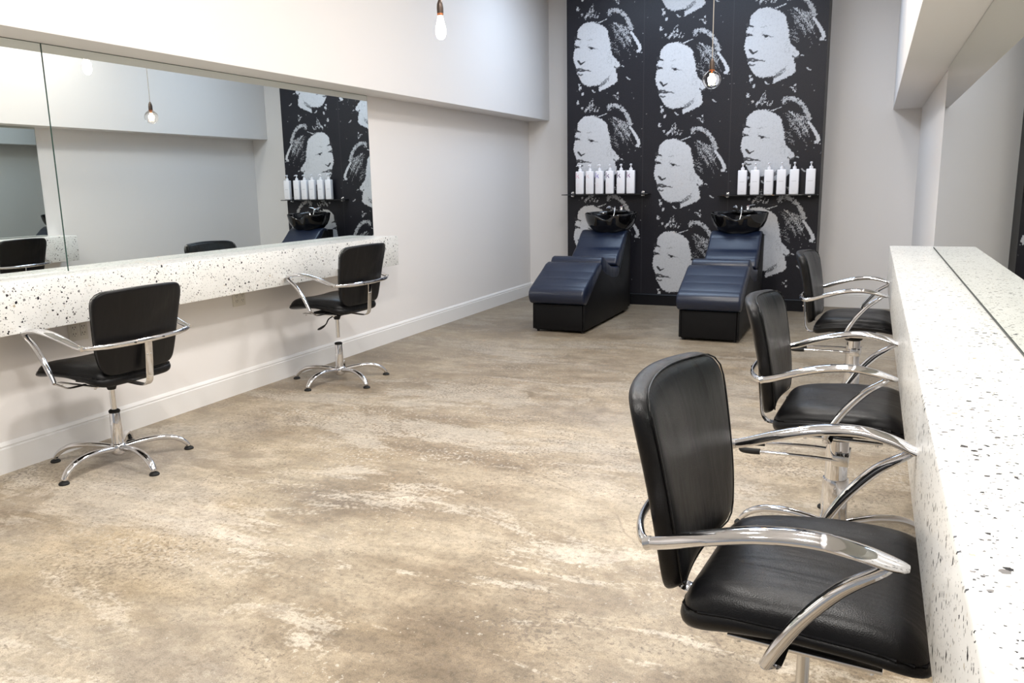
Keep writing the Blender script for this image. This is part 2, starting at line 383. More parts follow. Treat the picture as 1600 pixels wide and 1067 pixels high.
# ------------------------------------------------------------ the mural (a flat print, colour per vertex)
def make_mural():
    st = .0055; W_ = XM2-XM1; z0, z1 = .13, CEIL
    nx, nz = int(W_/st)+1, int((z1-z0)/st)+1
    xs = np.linspace(XM1, XM2, nx); zs = np.linspace(z0, z1, nz)
    # one printed head, drawn in its own unit grid (u right, w down), the eye at (192, 333)
    ss = 2
    TW, TH = 600, 800
    U, V_ = np.meshgrid(np.arange(-40, TW, ss), np.arange(-60, TH, ss))
    rng = np.random.RandomState(4)
    def smooth_noise(k):
        a = rng.rand(U.shape[0]//k+3, U.shape[1]//k+3)
        yi = np.arange(U.shape[0])/k; xi = np.arange(U.shape[1])/k
        y0 = yi.astype(int); x0 = xi.astype(int); fy = (yi-y0)[:, None]; fx = (xi-x0)[None]
        g = lambda a_, b_: a[np.ix_(a_, b_)]
        return (g(y0, x0)*(1-fy)*(1-fx)+g(y0+1, x0)*fy*(1-fx)+g(y0, x0+1)*(1-fy)*fx+g(y0+1, x0+1)*fy*fx)
    jx = (smooth_noise(3)-.5)*9; jy = (smooth_noise(3)-.5)*9
    grain = smooth_noise(2); mid = smooth_noise(6)
    img = np.zeros(U.shape)+.0
    def inside(poly, jit=1.0):
        x = U+jx*jit; y = V_+jy*jit; r = np.zeros(U.shape, bool); n = len(poly)
        for i in range(n):
            xa, ya = poly[i]; xb, yb = poly[(i+1) % n]
            if ya == yb: continue
            c = ((ya > y) != (yb > y)) & (x < (xb-xa)*(y-ya)/(yb-ya)+xa); r ^= c
        return r
    def stroke(pts, w0, w1, val, jit=.6, tex=None):
        pts = smooth_path(pts, 5) if len(pts) > 2 else [np.array(p, float) for p in pts]
        n = len(pts)-1; x = U+jx*jit; y = V_+jy*jit; hit = np.zeros(U.shape, bool)
        for i in range(n):
            a, b = pts[i], pts[i+1]; d = b-a; L = d@d+1e-9
            t = np.clip(((x-a[0])*d[0]+(y-a[1])*d[1])/L, 0, 1)
            q = np.hypot(x-a[0]-t*d[0], y-a[1]-t*d[1]); wd = (w0+(w1-w0)*(i+t)/n)*(1.75 if val < .3 else 1.25 if .5 < val < .7 else 1)
            hit |= q < wd/2
        if tex is not None: hit &= tex
        img[hit] = val
    def blob(cx, cy, rx, ry, val, jit=1, tex=None):
        h = ((U+jx*jit-cx)/rx)**2+((V_+jy*jit-cy)/ry)**2 < 1
        if tex is not None: h &= tex
        img[h] = val
    # hair sheen: fine strokes on black
    for i in range(26):
        f = i/25; sx = 318+70*rng.rand()+60*f*rng.rand(); sy = 160+90*f+25*rng.rand(); L = 55+80*rng.rand()
        stroke([(sx, sy), (sx+L*.38, sy+L*.42), (sx+L*.66, sy+L)], 3.4, 1.4, .3+.35*rng.rand(), 1.4, grain > .42)
    for i in range(7):
        stroke([(345+16*i, 165+6*i), (385+13*i, 205+8*i), (425+6*i, 262+9*i)], 5, 3, .8, 1, grain > .3)
    for i in range(26):
        sx = 318+50*rng.rand(); sy = 250+140*rng.rand()
        stroke([(sx, sy), (sx+18+14*rng.rand(), sy+10+12*rng.rand())], 3, 2, .45, 1.4, grain > .4)
    # beaded comb and pale pin at the back of the hair
    stroke([(318, 88), (360, 84), (405, 108), (440, 150), (458, 195), (468, 216)], 22, 24, .66, 1.6, (grain+.5*mid) > .52)
    stroke([(322, 82), (362, 80), (412, 110), (446, 152)], 5, 5, .9, 1, grain > .35)
    stroke([(466, 238), (492, 278), (516, 322), (526, 352)], 14, 24, .93, .8)
    blob(514, 372, 16, 9, .9, 1.5, grain > .2); blob(540, 382, 5, 5, .7)
    blob(318, 112, 13, 11, .75, 2, grain > .3)
    # forelock
    for a, b, w_ in (((148, 126), (200, 40), 12), ((160, 120), (206, 62), 9), ((182, 122), (214, 70), 6), ((200, 112), (206, 32), 7), ((214, 124), (232, 88), 7), ((236, 124), (246, 96), 7), ((128, 104), (136, 92), 12), ((222, 128), (224, 100), 4)):
        stroke([a, b], w_, w_*.3, .85, 1.6, grain > .28)
    # face, ear, neck
    face = [(175, 152), (215, 155), (250, 170), (285, 190), (305, 215), (315, 260), (325, 300), (330, 350), (340, 385), (352, 402), (376, 432), (396, 456), (390, 470), (372, 478), (363, 490), (372, 520), (376, 566), (350, 592), (300, 616), (243, 640), (250, 615), (258, 586), (225, 594), (190, 599), (150, 590), (125, 570), (108, 540), (98, 520), (93, 500), (96, 486), (84, 462), (72, 432), (67, 400), (70, 360), (80, 330), (76, 300), (82, 270), (96, 240), (95, 215), (108, 190), (132, 165), (155, 155)]
    fm = inside(face, 1.2); img[fm] = (1.0-.16*np.clip(grain-.55, 0, 1)/.45-.10*(V_/700))[fm]
    stroke([(244, 160), (270, 152), (302, 140)], 9, 4, .93, .8)
    # ragged hairline and shadows
    blob(322, 400, 18, 60, .72, 2, grain > .6)
    img[inside([(246, 594), (262, 574), (292, 552), (322, 528), (314, 566), (280, 590), (258, 612)], 2) & (grain > .42)] = .34
    img[inside([(258, 584), (300, 560), (290, 590), (256, 604)], 2)] = .25
    stroke([(128, 574), (150, 588), (190, 597), (236, 590)], 4, 9, .55, 1.5, grain > .45)
    stroke([(352, 470), (372, 480), (384, 474)], 5, 4, .1, 1)
    stroke([(358, 440), (366, 455)], 4, 3, .35, 1)
    # brows
    stroke([(80, 254), (96, 262), (114, 268)], 12, 6, .03)
    stroke([(164, 278), (184, 272), (212, 270)], 9, 4, .62, 1.5, grain > .4)
    # eyes
    stroke([(78, 312), (92, 318), (110, 322)], 6, 5, .08); blob(93, 321, 13, 8, .03)
    stroke([(112, 300), (122, 280), (124, 270)], 7, 4, .7, 1.4, grain > .45); stroke([(110, 334), (122, 326)], 5, 3, .6, 1, grain > .4)
    stroke([(172, 324), (190, 328), (212, 336), (238, 340)], 6, 2, .22); blob(193, 333, 14, 9, .02)
    stroke([(168, 316), (172, 300), (180, 288)], 7, 3, .68, 1.4, grain > .45); stroke([(180, 352), (206, 352)], 4, 2, .55, 1, grain > .4)
    # nose, mouth
    stroke([(100, 418), (112, 432), (124, 438), (146, 428)], 8, 4, .04); blob(120, 438, 12, 7, .03)
    stroke([(92, 482), (108, 474), (124, 476), (140, 484), (166, 486), (190, 494)], 10, 3, .10); stroke([(94, 484), (120, 490), (150, 488)], 7, 4, .05)
    stroke([(104, 512), (118, 518), (132, 514)], 8, 5, .15)
    stroke([(128, 460), (126, 470)], 4, 4, .7)
    # small dots of the ornament under the chin and beside the ear
    for cx, cy, r_ in ((108, 588, 7), (116, 608, 8), (112, 622, 6), (131, 650, 8), (97, 710, 11), (376, 654, 6), (364, 672, 7), (377, 690, 6), (413, 466, 6), (350, 12, 5), (366, 30, 5)):
        blob(cx, cy, r_, r_*1.15, .82, 1.6)
    stroke([(200, 626), (212, 640), (220, 644)], 9, 5, .9)
    stroke([(440, 545), (450, 558), (462, 562)], 7, 5, .7)
    for i in range(20):
        blob(-20+rng.rand()*580, -40+rng.rand()*820, 2.4, 2.4, .3+.2*rng.rand(), 1)
    # lay the head out in three staggered columns
    X, Z = np.meshgrid(xs, zs); out = np.zeros(X.shape)
    su, sv, sh = .001671, .001535, .000133
    for cx, z_eye in ((-2.992, 2.868), (-2.046, 2.577), (-1.113, 2.838)):
        for k in range(-1, 4):
            ex, ez = cx, z_eye+1.006*(1-k)
            u = 192+(X-ex)/su; v = 333-((Z-ez)+sh/su*(X-ex)*.35)/sv
            iu = ((u+40)/ss).astype(int); iv = ((v+60)/ss).astype(int)
            ok = (iu >= 0) & (iu < U.shape[1]) & (iv >= 0) & (iv < U.shape[0])
            val = np.zeros(X.shape); val[ok] = img[iv[ok], iu[ok]]
            out = np.maximum(out, val)
    # the seams between the three printed rolls
    for sx_ in (-2.386, -1.439):
        out[:, np.argmin(abs(xs-sx_))] += .035
    dark = np.array((.010, .0095, .0135)); lite = np.array((.60, .605, .625))
    colr = dark+(lite-dark)*np.clip(out, 0, 1)[..., None]
    me = bpy.data.meshes.new('mural_print')
    co = np.stack([X, np.full(X.shape, YM), Z], -1).reshape(-1, 3)
    idx = np.arange(nx*nz).reshape(nz, nx)
    q = np.stack([idx[:-1, :-1], idx[:-1, 1:], idx[1:, 1:], idx[1:, :-1]], -1).reshape(-1, 4)
    me.vertices.add(len(co)); me.vertices.foreach_set('co', co.ravel())
    me.loops.add(q.size); me.loops.foreach_set('vertex_index', q.ravel())
    me.polygons.add(len(q)); me.polygons.foreach_set('loop_start', np.arange(0, q.size, 4)); me.polygons.foreach_set('loop_total', np.full(len(q), 4))
    me.update(calc_edges=True)
    ca = me.color_attributes.new('print', 'FLOAT_COLOR', 'POINT')
    ca.data.foreach_set('color', np.c_[colr.reshape(-1, 3), np.ones(len(co))].ravel())
    me.materials.append(MATS['mural'])
    o = bpy.data.objects.new('wall_mural_print', me); col.objects.link(o)
    return o
mp_ = make_mural()
tag(mp_, 'black and white mural of repeated portrait heads of a woman with combed hair', 'mural')

# ------------------------------------------------------------ counters and mirrors
o = obj('styling_counter', BX(XL-.003, XL+DL, YF+.3, YCL, ZCL-TCL, ZCL, bev=.004), 'terrazzo')
tag(o, 'long white speckled terrazzo counter along the left wall under the wide mirrors', 'counter')
o = empty('styling_counter', (XR, YCR, ZCR))
tag(o, 'white terrazzo counter with dark chips along the right wall in the foreground', 'counter')
c = obj('body', BX(XR-DR, XR+.003, YF+.3, YCR, ZCR-TCR, ZCR-.0, bev=.007), 'terrazzo', o); c.location = (-XR, -YCR, -ZCR)
c = obj('backsplash_seal', BX(XR-.006, XR+.001, YF+.3, YCR-.16, ZCR+.0005, ZCR+.006), 'sealant', o, label='dark strip where the worktop meets the mirror'); c.location = (-XR, -YCR, -ZCR)

def mirror(name, label, x, sgn, y0, y1, z0, z1, gm='mirror'):
    r = tag(empty(name, (x, (y0+y1)/2, z0)), label, 'mirror', 'wall mirrors')
    # glass body and its polished edge
    g = obj('mirror_glass', BX(min(x, x+sgn*.004), max(x, x+sgn*.004), y0+.0025, y1-.0025, z0, z1-.002), gm, r, smooth=False)
    e = bmesh.new(); xa, xb = min(x-sgn*.004, x+sgn*.0035), max(x-sgn*.004, x+sgn*.0035)
    for a in ((y0, y0+.0025, z0, z1), (y1-.0025, y1, z0, z1), (y0, y1, z1-.002, z1)): box(e, xa, xb, *a)
    f = obj('glass_edge', e, 'mirror_edge', r, smooth=False, label='thin dark green edge of the glass')
    for q in (g, f): q.location = (-x, -(y0+y1)/2, -z0)
    return r
mirror('wall_mirror', 'frameless mirror panel above left counter, left of the vertical seam', XL, 1, .2, 2.997, ZCL, ZSL-.002)
mirror('wall_mirror', 'long frameless mirror panel above left counter reflecting the mural at its right end', XL, 1, 3.0, 5.95, ZCL, ZSL-.002)
mirror('wall_mirror', 'frameless mirror above the right counter, reflecting plain grey wall', XR, -1, .2, YCR-.15, ZCR+.006, ZSR-.002, 'mirror_grey')

# ------------------------------------------------------------ outlets
def outlet(y, z, label):
    r = tag(empty('wall_outlet', (XL, y, z)), label, 'outlet', 'wall outlets under the left counter')
    obj('cover_plate', BX(-.004, .005, -.058, .058, -.057, .057, bev=.002), 'plate', r)
    for dy in (-.028, .028):
        s = obj('socket', BX(.004, .0075, dy-.017, dy+.017, -.034, .034, bev=.003), 'plate', r)
        sl = bmesh.new()
        for dz in (.017, -.019):
            box(sl, .0072, .0082, dy-.009, dy-.006, dz-.003, dz+.006); box(sl, .0072, .0082, dy+.006, dy+.009, dz-.003, dz+.006)
            box(sl, .0072, .0082, dy-.002, dy+.002, dz-.012, dz-.008)
        obj('slots', sl, 'slot', s, smooth=False)
outlet(4.262, .660, 'double wall outlet under left counter, between the two left chairs')
outlet(3.015, .650, 'double wall outlet under left counter, just behind the nearer left chair')

# ------------------------------------------------------------ chairs
def arm_mesh(s):
    bm = bmesh.new()
    P = [(s*.319, -.237, .666, .0110, .0110), (s*.322, -.20, .676, .015, .0125), (s*.327, -.13, .701, .023, .013), (s*.330, -.04, .726, .0275, .013),
         (s*.328, .05, .735, .0275, .0125), (s*.321, .12, .725, .026, .0115), (s*.311, .160, .713, .023, .010), (s*.304, .182, .706, .016, .0085), (s*.302, .192, .704, .008, .006)]
    return sweep(bm, smooth_path(P, 5), 16, (1, 0, 0))
def strut_mesh(s):
    bm = bmesh.new()
    P = [(s*.308, .170, .709, .014, .007), (s*.312, .15, .693, .0175, .010), (s*.317, .095, .652, .0165, .0125), (s*.320, .04, .588, .0150, .0125), (s*.322, .005, .533, .0135, .0120), (s*.322, -.020, .484, .0115, .0110)]
    sweep(bm, smooth_path(P, 5), 14, (1, 0, 0))
    return bm
def seat_surface(u, v, h):
    # saddle: the sides lift a little, the front edge falls away
    k = min(1, max(0, (v+.2)/.2))
    z = .522+.022*(abs(u)/.26)**2.2*(.25+.75*k)-.022*max(0, (v-.10)/.15)**2-.010*max(0, (-v-.1)/.1)
    if h < -.028: h = -.028+(h+.028)*(1-.08-.42*k)
    return (u, v, z+h)
def back_surface(u, v, n):
    # v from bottom (0) to top (.42): leaning back, sides wrapped forward
    t = v/.42
    y = -.242-.055*t-.038*t*t+.042*(u/.26)**2*(.8+.4*t)
    z = .507+v
    tilt = .2
    return (u*(1-.25*n*0), y+n, z+n*tilt)
def chair(name, kind):
    r = empty(name)
    o_ = rounded_outline([(-.222, -.215, .055), (.222, -.215, .055), (.262, .05, .10), (.258, .235, .055), (0, .262, .12), (-.258, .235, .055), (-.262, .05, .10)], 6)
    bm = bmesh.new()
    prof = [(0, .034), (.35, .034), (.62, .031), (.80, .024), (.90, .012), (.955, -.006), (.978, -.020), (.976, -.026), (1.0, -.031), (1.012, -.044), (1.002, -.060), (.965, -.071), (.90, -.076), (.5, -.076), (0, -.076)]
    pillow(bm, o_, 56, prof, seat_surface)
    seat = obj('seat', bm, 'leather', r, sub=1)
    pip = bmesh.new(); O = resample(o_, 60)
    ring = [seat_surface(*(p*.978), -.0245) for p in O]
    closed_tube(pip, ring, .0028); obj('piping', pip, 'leather', seat)
    # backrest
    o_ = rounded_outline([(-.205, 0, .04), (.205, 0, .04), (.234, .10, .06), (.269, .412, .07), (0, .424, .10), (-.269, .412, .07), (-.234, .10, .06)], 6)
    bm = bmesh.new()
    prof = [(0, .034), (.4, .035), (.7, .034), (.87, .029), (.95, .020), (.985, .006), (1.0, -.008), (.998, -.016), (.98, -.021), (.9, -.023), (.5, -.023), (0, -.023)]
    pillow(bm, o_, 56, prof, back_surface, (0, .21))
    back = obj('backrest', bm, 'leather', r, sub=1)
    pip = bmesh.new(); O = resample(o_, 64); ring = []
    for p in O:
        c_ = np.array((0, .21)); q = c_+(p-c_)*.955; ring.append(back_surface(q[0], q[1], .0195))
    closed_tube(pip, ring, .0022); obj('piping', pip, 'leather', back)
    # arms
    for s in (-1, 1):
        a = obj('armrest', arm_mesh(s), 'chrome', r)
        obj('arm_strut', strut_mesh(s), 'chrome', a)
        e = bmesh.new(); sweep(e, [(s*.3195, -.243, .664, .0125, .0125), (s*.319, -.230, .669, .0125, .0125)], 16, (1, 0, 0)); obj('end_cap', e, 'steel', a)
        b = bmesh.new(); sweep(b, smooth_path([(s*.322, -.018, .482, .010, .006), (s*.285, -.018, .462, .013, .004), (s*.25, -.018, .444, .015, .004), (s*.16, -.018, .441, .016, .004)], 4), 10, (0, 1, 0)); obj('arm_bracket', b, 'chrome', a)
    # band around the back
    bm = bmesh.new()
    P = [(-.319, -.236, .666, .008, .0085), (-.285, -.262, .664, .008, .0115), (-.18, -.295, .661, .007, .0125), (0, -.307, .659, .006, .0125), (.18, -.295, .661, .007, .0125), (.285, -.262, .664, .008, .0115), (.319, -.236, .666, .008, .0085)]
    sweep(bm, smooth_path(P, 6), 14, (0, 1, 0))
    band = obj('back_band', bm, 'chrome', r)
    bm = bmesh.new()
    bm.free()
    for s in (-.085, .085):
        bm = bmesh.new(); sweep(bm, [(s, -.316, .6595, .004, .004), (s, -.303, .6595, .004, .004)], 10, (1, 0, 0)); obj('band_screw', bm, 'slot', band)
    # J shaped strap from the band under the seat
    bm = bmesh.new()
    P = [(0, -.300, .668, .022, .003), (0, -.297, .60, .022, .003), (0, -.290, .52, .022, .003), (0, -.283, .460, .022, .003), (0, -.268, .434, .022, .003), (0, -.240, .425, .022, .003), (0, -.15, .430, .022, .003), (0, -.05, .438, .022, .003)]
    sweep(bm, smooth_path(P, 5), 12, (1, 0, 0), 4)
    strap = obj('back_strap', bm, 'chrome', r)
    for s in (-.011, .011):
        bm = bmesh.new(); sweep(bm, [(s, -.303, .585, .0035, .0035), (s, -.292, .585, .0035, .0035)], 8, (1, 0, 0)); obj('strap_screw', bm, 'steel', strap)
    # under-seat plate
    bm = BX(-.11, .11, -.10, .12, .430, .444, bev=.003); box(bm, -.045, .045, -.06, .06, .410, .434, bev=.004)
    pl = obj('seat_plate', bm, 'black_panel', r)
    for x in (-.17, .17):
        bm = BX(x-.012, x+.012, -.12, .16, .434, .442, bev=.002)
        for y in (-.10, .14): lathe(bm, [(.006, .426), (.006, .437)], 8, (x, y))
        obj('mounting_rail', bm, 'steel', pl)
    base = bmesh.new()
    if kind == 'gas':
        bm = lathe(bmesh.new(), [(.030, .416), (.030, .402), (.024, .390), (.020, .378)][::-1], 20); obj('rubber_boot', bm, 'rubber', r)
        bm = lathe(bmesh.new(), [(.0135, .27), (.0135, .41)], 20); obj('gas_rod', bm, 'steel', r)
        bm = lathe(bmesh.new(), [(.028, .075), (.0285, .15), (.0255, .27), (.024, .274)], 24); tb = obj('lift_tube', bm, 'chrome', r)
        bm = lathe(bmesh.new(), [(.0265, .268), (.028, .272), (.028, .279), (.022, .284), (.015, .285)], 24); obj('collar_ring', bm, 'rubber', tb)
        bm = bmesh.new(); tube(bm, [(-.03, -.02, .420), (-.10, -.03, .412), (-.14, -.03, .400), (-.165, -.03, .375), (-.19, -.03, .362)], .0045, 8)
        lv = obj('height_lever', bm, 'rubber', r)
        bm = bmesh.new(); sweep(bm, smooth_path([(-.185, -.03, .364, .007, .005), (-.21, -.03, .357, .011, .007), (-.245, -.03, .350, .012, .007), (-.262, -.03, .348, .006, .004)], 4), 12, (0, 1, 0)); obj('lever_grip', bm, 'rubber', lv)
        hr, hub_top, n0 = .040, .105, math.radians(-86)
    else:
        bm = lathe(bmesh.new(), [(.052, .416), (.052, .395), (.044, .388)][::-1], 24); obj('pump_collar', bm, 'rubber', r)
        bm = lathe(bmesh.new(), [(.041, .12), (.041, .40)], 28); obj('pump_piston', bm, 'chrome', r)
        bm = lathe(bmesh.new(), [(.047, .085), (.048, .09), (.048, .262), (.046, .268), (.041, .269)], 32); cy = obj('pump_cylinder', bm, 'chrome', r)
        bm = bmesh.new(); tube(bm, [(-.060, .01, 0.3200), (-.066, -.08, 0.3240), (-.062, -.20, 0.3200), (-.055, -.30, 0.3140), (-.040, -.345, 0.3110), (.0, -.352, 0.3100), (.040, -.345, 0.3110), (.055, -.30, 0.3140), (.062, -.20, 0.3200), (.066, -.08, 0.3240), (.060, .01, 0.3200)], .0065, 10)
        lv = obj('pump_lever', bm, 'chrome', r)
        bm = bmesh.new(); tube(bm, [(-.0555, -.275, 0.3155), (-.054, -.31, 0.3135), (-.041, -.345, 0.3115), (0, -.352, 0.3100), (.041, -.345, 0.3115), (.054, -.31, 0.3135), (.0555, -.275, 0.3155)], .0115, 10)
        obj('lever_grip', bm, 'rubber', lv)
        bm = bmesh.new(); box(bm, -.066, -.060, -.012, .045, .300, .340, bev=.002); box(bm, .060, .066, -.012, .045, .300, .340, bev=.002); box(bm, -.064, .064, .038, .045, .302, .338, bev=.002)
        obj('lever_bracket', bm, 'steel', r)
        hr, hub_top, n0 = .056, .115, math.radians(-86+90)
    bm = lathe(bmesh.new(), [(hr*.55, .040), (hr*.9, .050), (hr, .060), (hr, .090), (hr*.85, .102), (hr*.7, hub_top)], 20)
    obj('base_hub', bm, 'chrome', r)
    return r, n0, kind
def closed_tube(bm, pts, r, n=6):
    pts = [np.array(p, float) for p in pts]; N = len(pts); rings = []
    for i in range(N):
        t = pts[(i+1) % N]-pts[i-1]; t /= np.linalg.norm(t); s = np.cross(t, (0, 0, 1.)) if abs(t[2]) < .9 else np.cross(t, (0, 1., 0)); s /= np.linalg.norm(s); u = np.cross(t, s)
        rings.append([bm.verts.new(tuple(pts[i]+r*(s*math.cos(2*math.pi*k/n)+u*math.sin(2*math.pi*k/n)))) for k in range(n)])
    for i in range(N):
        a, b = rings[i], rings[(i+1) % N]
        # match the closest starting vertex so frames that flip do not twist
        k0 = min(range(n), key=lambda k: (a[0].co-b[k].co).length)
        for k in range(n): bm.faces.new((a[k], a[(k+1) % n], b[(k0+k+1) % n], b[(k0+k) % n]))
def add_base(root, kind, a0, R):
    """five legs turned by a0 in the chair's own frame"""
    for k in range(5):
        a = a0+k*2*math.pi/5; c_, s_ = math.cos(a), math.sin(a)
        h0 = .038 if kind == 'gas' else .05
        P = [(h0-.01, .080, .016, .015), (h0+.05, .088, .016, .0155), (R*.50, .095, .018, .015), (R*.74, .086, .020, .0145), (R*.90, .060, .020, .014), (R*.985, .030, .016, .012), (R*.995, .020, .014, .011)]
        bm = bmesh.new(); sweep(bm, [(p[0]*c_, p[0]*s_, p[1], p[2], p[3]) for p in smooth_path(P, 5)], 14, (-s_, c_, 0))
        leg = obj('leg', bm, 'chrome', root)
        bm = lathe(bmesh.new(), [(.024, 0), (.025, .006), (.020, .013), (.010, .016), (.009, .022)], 16, (R*c_, R*s_)); obj('foot_glide', bm, 'rubber', leg)
# the shared upper parts are built once for each kind, then copied; each chair gets its own turned base
SPOTS = [
    ('gas', -3.530, 2.850, 89.2, .014, -86, .345, 'black leather salon chair at the left counter, nearer of the two there'),
    ('gas', -3.502, 4.759, 89.5, .075, -95, .345, 'black leather salon chair at the far end of the left counter, with black height lever'),
    ('gas', -.076, 1.658, -95.0, .075, -70, .345, 'large black leather salon chair in the right foreground, seat tucked under counter'),
    ('pump', -.066, 3.170, -93.0, .036, 98, .36, 'black salon chair on thick pump column, middle one of the three at the right counter'),
    ('pump', -.058, 5.270, -94.0, .030, 98, .36, 'black salon chair at far end of right counter, farthest from the camera'),
]
GRP = 'salon styling chairs'
protos = {}; drop = []
for kind, x, y, rz, dz, la, R, lab in SPOTS:
    if kind not in protos:
        root, _, _ = chair('salon_chair', kind); protos[kind] = root
    else:
        root = copy_tree(protos[kind])
        for ch in [c_ for c_ in bpy.data.objects if c_.parent == root and c_.name.startswith(('leg', 'rubber_gone'))]:
            for g in [g_ for g_ in bpy.data.objects if g_.parent == ch]: bpy.data.objects.remove(g)
            bpy.data.objects.remove(ch)
    root.location = (x, y, 0); root.rotation_euler = (0, 0, math.radians(rz))
    tag(root, lab, 'chair', GRP)
    # the lift raises everything that rides on the rod
    for ch in [c_ for c_ in bpy.data.objects if c_.parent == root]:
        n_ = ch.name.split('.')[0]
        if n_ not in ('base_hub', 'lift_tube', 'leg', 'pump_cylinder', 'lift_tube', 'gas_rod', 'pump_piston'): ch.location = (0, 0, dz)
        elif n_ in ('gas_rod', 'pump_piston'): ch.scale = (1, 1, 1+dz/.41) if n_ == 'gas_rod' else (1, 1, 1+dz/.43)
        if n_ == 'backrest' and x < -2: ch.location = (0, .018, dz)
    if kind == 'gas' and (x, y) != (-3.502, 4.759): drop.append(root)
    add_base(root, kind, math.radians(la-rz), R)

for root in drop:        # only the far left chair shows a height lever
    for ch in [c_ for c_ in bpy.data.objects if c_.parent == root and c_.name.startswith('height_lever')]:
        for g in [g_ for g_ in bpy.data.objects if g_.parent == ch]: bpy.data.objects.remove(g)
        bpy.data.objects.remove(ch)
# ------------------------------------------------------------ shampoo chairs with basins
def lounger(x0, label, bx):
    wd = .524; r = tag(empty('shampoo_chair', (x0+wd/2, 7.06, 0)), label, 'shampoo chair', 'shampoo chairs by the mural')
    hw = wd/2
    # carcass; y measured from the front
    bm = prism(bmesh.new(), [(0, .022), (1.46, .022), (1.50, .80), (1.40, .80), (1.14, .42), (.60, .53), (.47, .55), (.02, .275)], -hw+.02, hw-.02, .004, 1)
    obj('carcass', bm, 'black_panel', r)
    for s in (-1, 1):
        xa, xb = (hw-.022, hw) if s > 0 else (-hw, -hw+.022)
        bm = prism(bmesh.new(), [(-.005, .028), (1.47, .028), (1.54, .845), (1.44, .86), (1.13, .47), (1.07, .44), (.62, .53), (.45, .575), (0, .27)], xa, xb, .006, 2)
        obj('side_panel', bm, 'black_panel', r)
    bm = BX(-hw+.024, hw-.024, -.008, .012, .03, .268, bev=.004)
    obj('front_panel', bm, 'black_panel', r)
    for sx in (-hw+.04, hw-.04):
        for sy in (.04, 1.40): obj('foot', lathe(bmesh.new(), [(.014, 0), (.014, .03)], 10, (sx, sy)), 'rubber', r)
    # leg cushion: thick front nose, sloping face, top
    hc = hw+.014
    bm = prism(bmesh.new(), [(.015, .268), (-.055, .285), (-.088, .345), (-.082, .392), (-.05, .425), (.10, .495), (.25, .560), (.36, .615), (.435, .632), (.485, .612), (.49, .55), (.40, .50)], -hc, hc, .022, 3)
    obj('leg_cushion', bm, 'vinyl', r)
    # seat roll and seat falling behind it
    bm = prism(bmesh.new(), [(.490, .56), (.482, .628), (.52, .668), (.57, .678), (.625, .655), (.72, .60), (.85, .555), (1.0, .535), (1.12, .53), (1.11, .44), (1.04, .41), (.85, .43), (.60, .50)], -hw-.002, hw+.002, .018, 3)
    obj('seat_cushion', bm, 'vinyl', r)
    # back cushion
    hb = hw-.008
    bm = prism(bmesh.new(), [(1.03, .555), (1.06, .615), (1.10, .650), (1.16, .690), (1.21, .715), (1.28, .775), (1.36, .850), (1.42, .885), (1.49, .885), (1.545, .850), (1.50, .78), (1.35, .66), (1.22, .53), (1.14, .505)], -hb, hb, .022, 3)
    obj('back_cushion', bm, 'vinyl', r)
    # rear housing that carries the bowl
    bm = prism(bmesh.new(), [(1.47, .03), (1.66, .03), (1.66, .86), (1.50, .86)], -hw+.03, hw-.03, .006, 2)
    obj('rear_housing', bm, 'black_panel', r)
    # bowl: front lip dips for the neck, sides sweep up
    bd = bmesh.new(); cx, cy = bx, 1.50; n = 64
    def rim(th):
        c_, s_ = math.cos(th), math.sin(th)
        rx = .272*(1+.05*abs(c_)**6); ry = .255 if s_ < 0 else .235
        X = rx*math.copysign(abs(c_)**.92, c_); Y = ry*math.copysign(abs(s_)**.92, s_)
        front = max(0, -s_)
        notch = math.exp(-(X/.085)**2)*front**2
        Z = 1.062+.012*max(0, s_)-.055*notch+.004*abs(c_)-.012*front
        return X, Y+.05*notch, Z
    prof = [  # (scale, drop, flatten towards the plain bowl)
        (.20, .150), (.42, .146), (.62, .128), (.80, .090), (.90, .045), (.945, .012), (.962, .002), (.985, -.002), (1.0, .001), (1.006, .009), (.995, .022), (.95, .070), (.86, .118), (.72, .158), (.55, .185), (.36, .200), (.22, .205)]
    rings = []
    for s, dz in prof:
        ring = []
        for i in range(n):
            X, Y, Z = rim(2*math.pi*i/n); k = min(1, max(0, (dz-.0)/.15))
            zz = Z*(1-k)+1.045*k
            ring.append(bd.verts.new((cx+X*s, cy+Y*s-.02*(1-s), zz-dz)))
        rings.append(ring)
    for a, b in zip(rings, rings[1:]):
        for i in range(n): bd.faces.new((a[i], a[(i+1) % n], b[(i+1) % n], b[i]))
    bd.faces.new(rings[0]); bd.faces.new(rings[-1][::-1])
    basin = obj('basin', bd, 'basin', r)
    bm = lathe(bmesh.new(), [(.05, .70), (.06, .80), (.085, .845), (.10, .862)], 24, (cx, cy+.02)); obj('basin_neck', bm, 'black_panel', r)
    bm = lathe(bmesh.new(), [(.028, .896), (.030, .899), (.020, .901)], 18, (cx, cy)); obj('drain', bm, 'chrome', basin)
    # faucet set on the rear deck
    bm = bmesh.new(); box(bm, cx-.10, cx+.12, cy+.165, cy+.235, 1.055, 1.083, bev=.01, seg=3); obj('faucet_deck', bm, 'basin', basin)
    bm = bmesh.new()
    lathe(bm, [(.022, 1.08), (.024, 1.088), (.018, 1.10), (.018, 1.125), (.006, 1.130)], 16, (cx+.055, cy+.20))
    sweep(bm, smooth_path([(cx+.055, cy+.20, 1.122, .010, .006), (cx+.09, cy+.19, 1.132, .009, .005), (cx+.13, cy+.17, 1.138, .006, .004)], 4), 10, (0, 1, 0))
    obj('mixer_tap', bm, 'chrome', basin)
    bm = lathe(bmesh.new(), [(.006, 1.128), (.006, 1.132)], 10, (cx+.055, cy+.20)); obj('tap_indicator', bm, 'red', basin)
    bm = bmesh.new()
